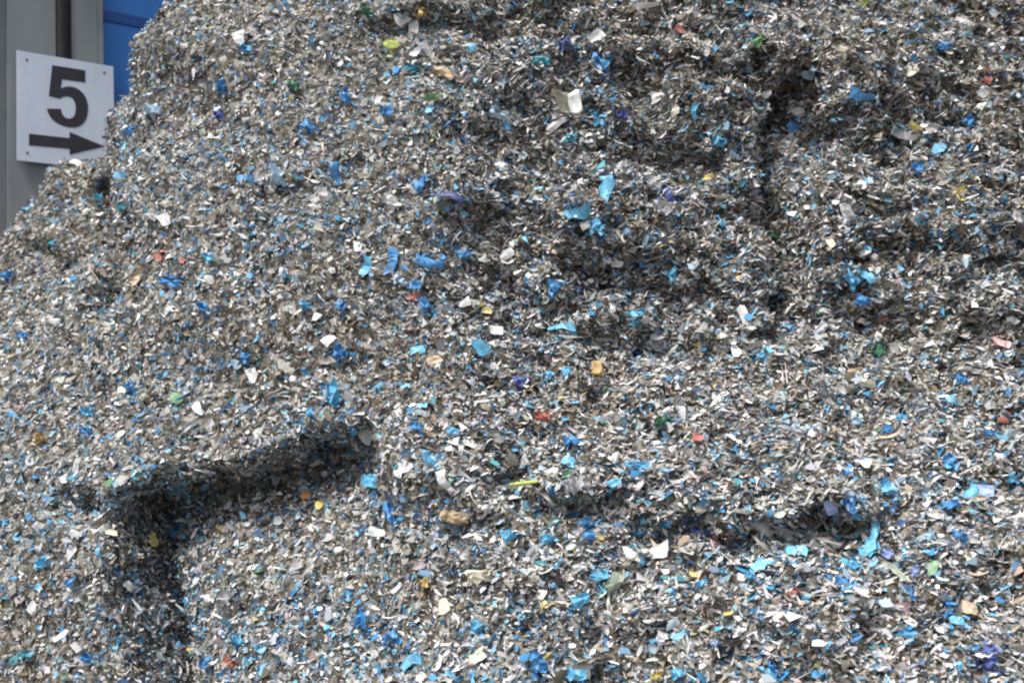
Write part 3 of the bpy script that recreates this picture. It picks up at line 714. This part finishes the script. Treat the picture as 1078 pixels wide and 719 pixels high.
def scrap_mesh(shape, L, W, rng):
    """a torn sheet, roughly L by W, on a small warped grid with its own ragged edge; two sides and a rim"""
    nu, nv = {'strip': (7, 2), 'ribbon': (9, 3), 'chip': (4, 3), 'film': (6, 5), 'rag': (7, 5), 'curl': (6, 4)}[shape]
    u = np.linspace(-1, 1, nu)
    v = np.linspace(-1, 1, nv)
    U, V = np.meshgrid(u, v)
    # from a square grid towards a disc, by shape, then ragged
    mix = {'strip': 0.1, 'ribbon': 0.15, 'chip': 0.4, 'film': 0.3, 'rag': 0.25, 'curl': 0.4}[shape]
    Ud, Vd = U * np.sqrt(1 - V * V / 2), V * np.sqrt(1 - U * U / 2)
    X, Y = U * (1 - mix) + Ud * mix, V * (1 - mix) + Vd * mix
    edge = (np.abs(U) > 0.99) | (np.abs(V) > 0.99)
    rag = {'strip': 0.10, 'ribbon': 0.18, 'chip': 0.25, 'film': 0.5, 'rag': 0.65, 'curl': 0.15}[shape]
    pull = 1 - rag * rng.random(X.shape) * edge
    X = X * pull + rng.normal(0, 0.05, X.shape)
    Y = Y * pull + rng.normal(0, 0.09 if nv > 2 else 0.2, X.shape)
    # taper / skew
    Y = Y * (1 + rng.uniform(-0.4, 0.4) * X)
    X = X + rng.uniform(-0.35, 0.35) * Y * W / L
    x, y = X * L / 2, Y * W / 2
    if shape in ('strip', 'ribbon'):
        y = y + L * 0.10 * np.sin(X * rng.uniform(1.2, 2.6) + rng.uniform(0, 6))
        z = L * 0.08 * np.sin(X * rng.uniform(1.5, 3.5) + rng.uniform(0, 6)) + y * 0.5 * np.sin(X * rng.uniform(1, 2.5))
    elif shape == 'curl':
        a = Y * 1.25
        r = W / 2.2
        y, z = r * np.sin(a), r * (1 - np.cos(a)) + 0.1 * L * X * X
    elif shape == 'chip':
        z = L * rng.uniform(-0.13, 0.13) * (X * X - 0.3) + W * rng.uniform(-0.2, 0.2) * Y * Y + rng.normal(0, 0.02 * L, X.shape)
    else:
        a = rng.uniform(0, 3.14)
        cre = np.cos(a) * X + np.sin(a) * Y
        z = W * 0.42 * np.abs(((cre * rng.uniform(1.0, 1.7) + rng.random()) % 1.0) * 2 - 1) + rng.normal(0, 0.15 * W, X.shape) - W * 0.12 * (X * X + Y * Y)
    if shape in ('film', 'rag', 'chip', 'curl'):
        pass
    top = np.stack([x, y, z], -1).reshape(-1, 3)
    n = len(top)
    vs = np.concatenate([top, top - np.array([0, 0, 0.0022])])
    id_ = np.arange(n).reshape(nv, nu)
    fs = []
    for j in range(nv - 1):
        for i in range(nu - 1):
            a, b, c, d = id_[j, i], id_[j, i + 1], id_[j + 1, i + 1], id_[j + 1, i]
            fs += [(a, b, c), (a, c, d)] if rng.random() < 0.5 else [(a, b, d), (b, c, d)]
    fs += [tuple(n + q for q in reversed(f)) for f in fs]
    rim = list(id_[0]) + list(id_[1:, -1]) + list(id_[-1, -2::-1]) + list(id_[-2:0:-1, 0])
    for i in range(len(rim)):
        a, b = rim[i], rim[(i + 1) % len(rim)]
        fs.append((b, a, a + n, b + n))
    return vs, [tuple(int(i) for i in f) for f in fs]


def hit(px, py):
    d = ray(px, py)
    loc, nor, i, dd = BVH.ray_cast(Vector(EYE), Vector(d))
    if loc is None:
        return None
    nor = np.array(nor)
    if nor @ d > 0:
        nor = -nor
    return np.array(loc), nor, dd


REFS = [(e[8], e[0], e[1]) for e in SCRAPS if len(e) > 7] + PLACES
used_labels = {e[7] for e in SCRAPS if len(e) > 7}


def where(px, py, head):
    near_ = sorted(REFS, key=lambda r: (r[1] - px) ** 2 + (r[2] - py) ** 2)
    for adj in ('', 'small ', 'larger '):
        for n, x, y in near_[:9]:
            dx, dy = px - x, py - y
            if abs(dx) + abs(dy) < 6:
                continue
            far = math.hypot(dx, dy)
            if abs(dx) > 2.2 * abs(dy):
                r = 'right of' if dx > 0 else 'left of'
            elif abs(dy) > 2.2 * abs(dx):
                r = 'below' if dy > 0 else 'above'
            else:
                r = ('below' if dy > 0 else 'above') + (' and right of' if dx > 0 else ' and left of')
            if far < 32 and ' ' not in r:
                r = 'just ' + r
            elif far < 32:
                r = 'close ' + r
            lab = f'{head} {r} {n}'
            if lab not in used_labels:
                used_labels.add(lab)
                return lab
    return f'{head} among the shreds'


BATCH = []      # coloured scraps with crumbs of the same film about them
CLEAR = []      # centres and half sizes where no shred lies over a scrap


def place_scrap(px, py, L, W, tilt, colour, shape, label, seed, lift=0.020):
    hh = hit(px, py)
    if hh is None:
        return
    loc, nor, dd = hh
    rng = np.random.default_rng(seed)
    m_ = dd * (ray(px, py) @ FWD) / F_PX             # metres per photo pixel there
    back = -ray(px, py)
    n = nor * 0.6 + back * 0.75 + ZU * 0.18 + rng.normal(0, 0.16, 3)
    n /= np.linalg.norm(n)
    a = math.radians(tilt)
    x = RIGHT * math.cos(a) - UP * math.sin(a)
    x = x - n * (x @ n)
    x /= np.linalg.norm(x)
    y = np.cross(n, x)
    vs, fs = scrap_mesh(shape, L * m_ * 1.15, W * m_ * 1.15, rng)
    kindname = {'chip': 'plastic_chip', 'film': 'film_scrap', 'strip': 'plastic_strip', 'ribbon': 'film_ribbon', 'curl': 'plastic_curl', 'rag': 'film_tatter'}[shape]
    o = mesh_obj(kindname, vs, fs, paint(colour), smooth=shape in ('ribbon', 'curl'))
    lift = lift + (0.02 if shape == 'curl' else 0.006)
    p = loc + nor * lift * 0.6 + back * lift
    o.matrix_world = Matrix(((x[0], y[0], n[0], p[0]), (x[1], y[1], n[1], p[1]), (x[2], y[2], n[2], p[2]), (0, 0, 0, 1)))
    o['label'] = label
    o['category'] = {'chip': 'plastic chip', 'film': 'plastic film', 'strip': 'plastic strip', 'ribbon': 'plastic ribbon', 'curl': 'plastic curl', 'rag': 'plastic film'}[shape]
    o['group'] = ('blue scraps in the waste heap' if colour in ('blue', 'light blue', 'pale blue', 'navy', 'indigo', 'teal', 'periwinkle')
                  else 'pale scraps in the waste heap' if colour in ('white', 'cream', 'pale grey', 'grey') else 'coloured scraps in the waste heap')
    if colour not in ('white', 'cream', 'grey', 'pale grey', 'dark grey', 'tan'):
        BATCH.append((p, PAINT[colour], 0.7 * L * m_ + 0.03))
    CLEAR.append((p, 0.5 * L * m_, 0.5 * W * m_, x, y, n))


for i, e in enumerate(SCRAPS):
    px, py, L, W, tilt, colour, shape = e[:7]
    lab = e[7] if len(e) > 7 else where(px, py, f'{colour} {"film " if shape in ("film", "rag") else "plastic "}{SHAPE_NAME[shape]}')
    place_scrap(px, py, L, W, tilt, colour, shape, lab, 1000 + i)

# stick and string
def tube(name, pts, rad, mat, label, cat, sides=6):
    vs, fs = [], []
    pts = [np.array(p, float) for p in pts]
    for i, p in enumerate(pts):
        t = pts[min(i + 1, len(pts) - 1)] - pts[max(i - 1, 0)]
        t /= np.linalg.norm(t)
        a = np.cross(t, ZU if abs(t[2]) < 0.9 else np.array([1.0, 0, 0]))
        a /= np.linalg.norm(a)
        b = np.cross(t, a)
        r = rad[i] if hasattr(rad, '__len__') else rad
        for k_ in range(sides):
            q = 2 * math.pi * k_ / sides
            vs.append(p + a * r * math.cos(q) + b * r * math.sin(q))
    for i in range(len(pts) - 1):
        for k_ in range(sides):
            fs.append((i * sides + k_, i * sides + (k_ + 1) % sides, (i + 1) * sides + (k_ + 1) % sides, (i + 1) * sides + k_))
    fs.append(tuple(range(sides - 1, -1, -1)))
    fs.append(tuple((len(pts) - 1) * sides + k_ for k_ in range(sides)))
    b0 = pts[0]
    o = mesh_obj(name, [v - b0 for v in vs], fs, mat, smooth=True)
    o.location = b0
    o['label'] = label
    o['category'] = cat
    return o


def on_face(px, py, lift):
    l, n, d = hit(px, py)
    return l + n * lift * 0.5 - ray(px, py) * lift


st = [on_face(x, y, 0.035) for x, y in ((536, 514), (571, 507))]
tube('plastic_stick', [st[0] + (st[1] - st[0]) * t for t in (0, .25, .5, .75, 1)], [.007, .010, .0105, .010, .006], paint('lime'),
     'lime green plastic stick lying across the front of the shelf edge', 'stick')
wp = [on_face(x, y, 0.03) for x, y in ((309, 379), (318, 379), (327, 378), (336, 375), (344, 370), (350, 365), (357, 361), (364, 358))]
wp = [wp[0]] + [0.25 * wp[i - 1] + 0.5 * wp[i] + 0.25 * wp[i + 1] for i in range(1, len(wp) - 1)] + [wp[-1]]
tube('plastic_string', wp, .0035, paint('black'), 'thin black string curving across the smooth face above the hollow', 'string', 5)

# ------------------------------------------------------------------ lay the shreds, leaving the scraps in view
keep = np.ones(N_FLAKES, bool)
order = np.argsort(FP[:, 0])
fx_sorted = FP[order, 0]
for p, c, r_ in BATCH:
    lo, hi = np.searchsorted(fx_sorted, [p[0] - r_, p[0] + r_])
    ids = order[lo:hi]
    dd_ = np.linalg.norm(FP[ids] - p, axis=1) / r_
    m = RNG.random(len(ids)) < 0.42 * np.clip(1.0 - dd_, 0, 1)
    col[ids[m]] = np.clip(np.array(c)[None] * RNG.uniform(0.6, 1.2, m.sum())[:, None] + RNG.uniform(0, 0.1, m.sum())[:, None], 0.01, 0.8)
for p, a, b, x, y, n in CLEAR:
    lo, hi = np.searchsorted(fx_sorted, [p[0] - a - 0.05, p[0] + a + 0.05])
    ids = order[lo:hi]
    d = FP[ids] - p
    e = ((d @ x) / (a * 0.95)) ** 2 + ((d @ y) / (b * 0.95)) ** 2
    keep[ids[(e < 1.0) & (d @ n > -0.03) & (RNG.random(len(ids)) < np.where(e < 0.35, 1.0, 0.55))]] = False
FV = FV[keep]
col = col[keep]
nf = len(FV)
base_i = (np.arange(nf) * K)[:, None]
tri = np.array([[0, 1, 5], [1, 2, 5], [2, 4, 5], [2, 3, 4]])
TRI = (base_i[:, None, :] + tri[None]).reshape(-1, 3)
# curled strands of torn film and tape among them
N_ST = 36000
sp_w = wgt * (0.35 + rough_side(CEN[:, 0]))
cum2 = np.cumsum(sp_w)
pk = np.searchsorted(cum2, RNG.random(N_ST) * cum2[-1])
bary = RNG.dirichlet((1, 1, 1), N_ST)
SP = P0[pk] * bary[:, :1] + P1[pk] * bary[:, 1:2] + P2[pk] * bary[:, 2:]
sn = NRM[pk]
SP = SP + sn * RNG.uniform(-0.005, 0.028, N_ST)[:, None]
M = 6
tdir = unit(RNG.normal(size=(N_ST, 3)) * np.array([1.3, 0.8, 0.8]))
tdir = unit(tdir - sn * (tdir * sn).sum(1)[:, None] * 0.6)
cdir = unit(np.cross(tdir, RNG.normal(size=(N_ST, 3))))
cdir = unit(cdir + 0.5 * sn)
cdir = unit(cdir - tdir * (cdir * tdir).sum(1)[:, None])
wdir = np.cross(tdir, cdir)
sl = np.exp(RNG.normal(math.log(0.052), 0.4, N_ST))
sw = RNG.uniform(0.003, 0.010, N_ST)
curv = RNG.normal(0, 1.5, N_ST)
SV = np.zeros((N_ST, M, 2, 3))
for q in range(M):
    tq = (q / (M - 1) - 0.5)
    a_ = curv * tq
    along = np.where(np.abs(curv) > 0.05, np.sin(a_) / np.where(np.abs(curv) > 0.05, curv, 1), tq)
    acrs = np.where(np.abs(curv) > 0.05, (1 - np.cos(a_)) / np.where(np.abs(curv) > 0.05, curv, 1), 0)
    ctr = SP + tdir * (along * sl)[:, None] - cdir * (acrs * sl)[:, None]
    tww = RNG.normal(0, 0.3, N_ST) + tq * RNG.normal(0, 1.6, N_ST)
    wv = wdir * np.cos(tww)[:, None] + cdir * np.sin(tww)[:, None]
    wq = (sw * (1.0 - 0.55 * abs(2 * tq)) * RNG.uniform(0.8, 1.2, N_ST))[:, None]
    SV[:, q, 0] = ctr - wv * wq
    SV[:, q, 1] = ctr + wv * wq
st_tri = []
for q in range(M - 1):
    st_tri += [[2 * q, 2 * q + 1, 2 * q + 3], [2 * q, 2 * q + 3, 2 * q + 2]]
st_tri = np.array(st_tri)
SPAL = np.array([(.76, .75, .72), (.60, .58, .55), (.42, .40, .37), (.30, .265, .22), (.14, .12, .10), (.10, .26, .54), (.40, .46, .52), (.55, .45, .33), (.03, .03, .035)])
scol = SPAL[RNG.choice(len(SPAL), N_ST, p=[.24, .2, .15, .13, .1, .05, .05, .05, .03])] * RNG.uniform(0.8, 1.1, N_ST)[:, None]
scol = np.clip(scol, 0.01, 0.8)
ALLV = np.concatenate([FV.reshape(-1, 3), SV.reshape(-1, 3)])
S_TRI = (np.arange(N_ST)[:, None, None] * (2 * M) + st_tri[None] + nf * K).reshape(-1, 3)
fl_me = quick_mesh('shredded_waste', ALLV, np.concatenate([TRI, S_TRI]), 3)
ca = fl_me.attributes.new('shred_colour', 'FLOAT_COLOR', 'POINT')
rough_a = RNG.uniform(0.42, 0.85, nf)
rgba = np.concatenate([np.concatenate([np.repeat(col, K, axis=0), np.repeat(rough_a, K)[:, None]], 1),
                       np.concatenate([np.repeat(scol, 2 * M, axis=0), np.repeat(RNG.uniform(0.3, 0.7, N_ST), 2 * M)[:, None]], 1)]).astype(np.float32)
ca.data.foreach_set('color', rgba.ravel())
m_fl = new_mat('shreds', rough=0.6, spec=0.3)
t_ = m_fl.node_tree
an = t_.nodes.new('ShaderNodeAttribute')
an.attribute_name = 'shred_colour'
t_.links.new(an.outputs['Color'], t_.nodes['Principled BSDF'].inputs['Base Color'])
t_.links.new(an.outputs['Alpha'], t_.nodes['Principled BSDF'].inputs['Roughness'])
fl_me.materials.append(m_fl)
fo = bpy.data.objects.new('shredded_waste', fl_me)
C.objects.link(fo)
fo['kind'] = 'stuff'
fo['label'] = 'countless small grey, white and blue shreds covering the waste heap'
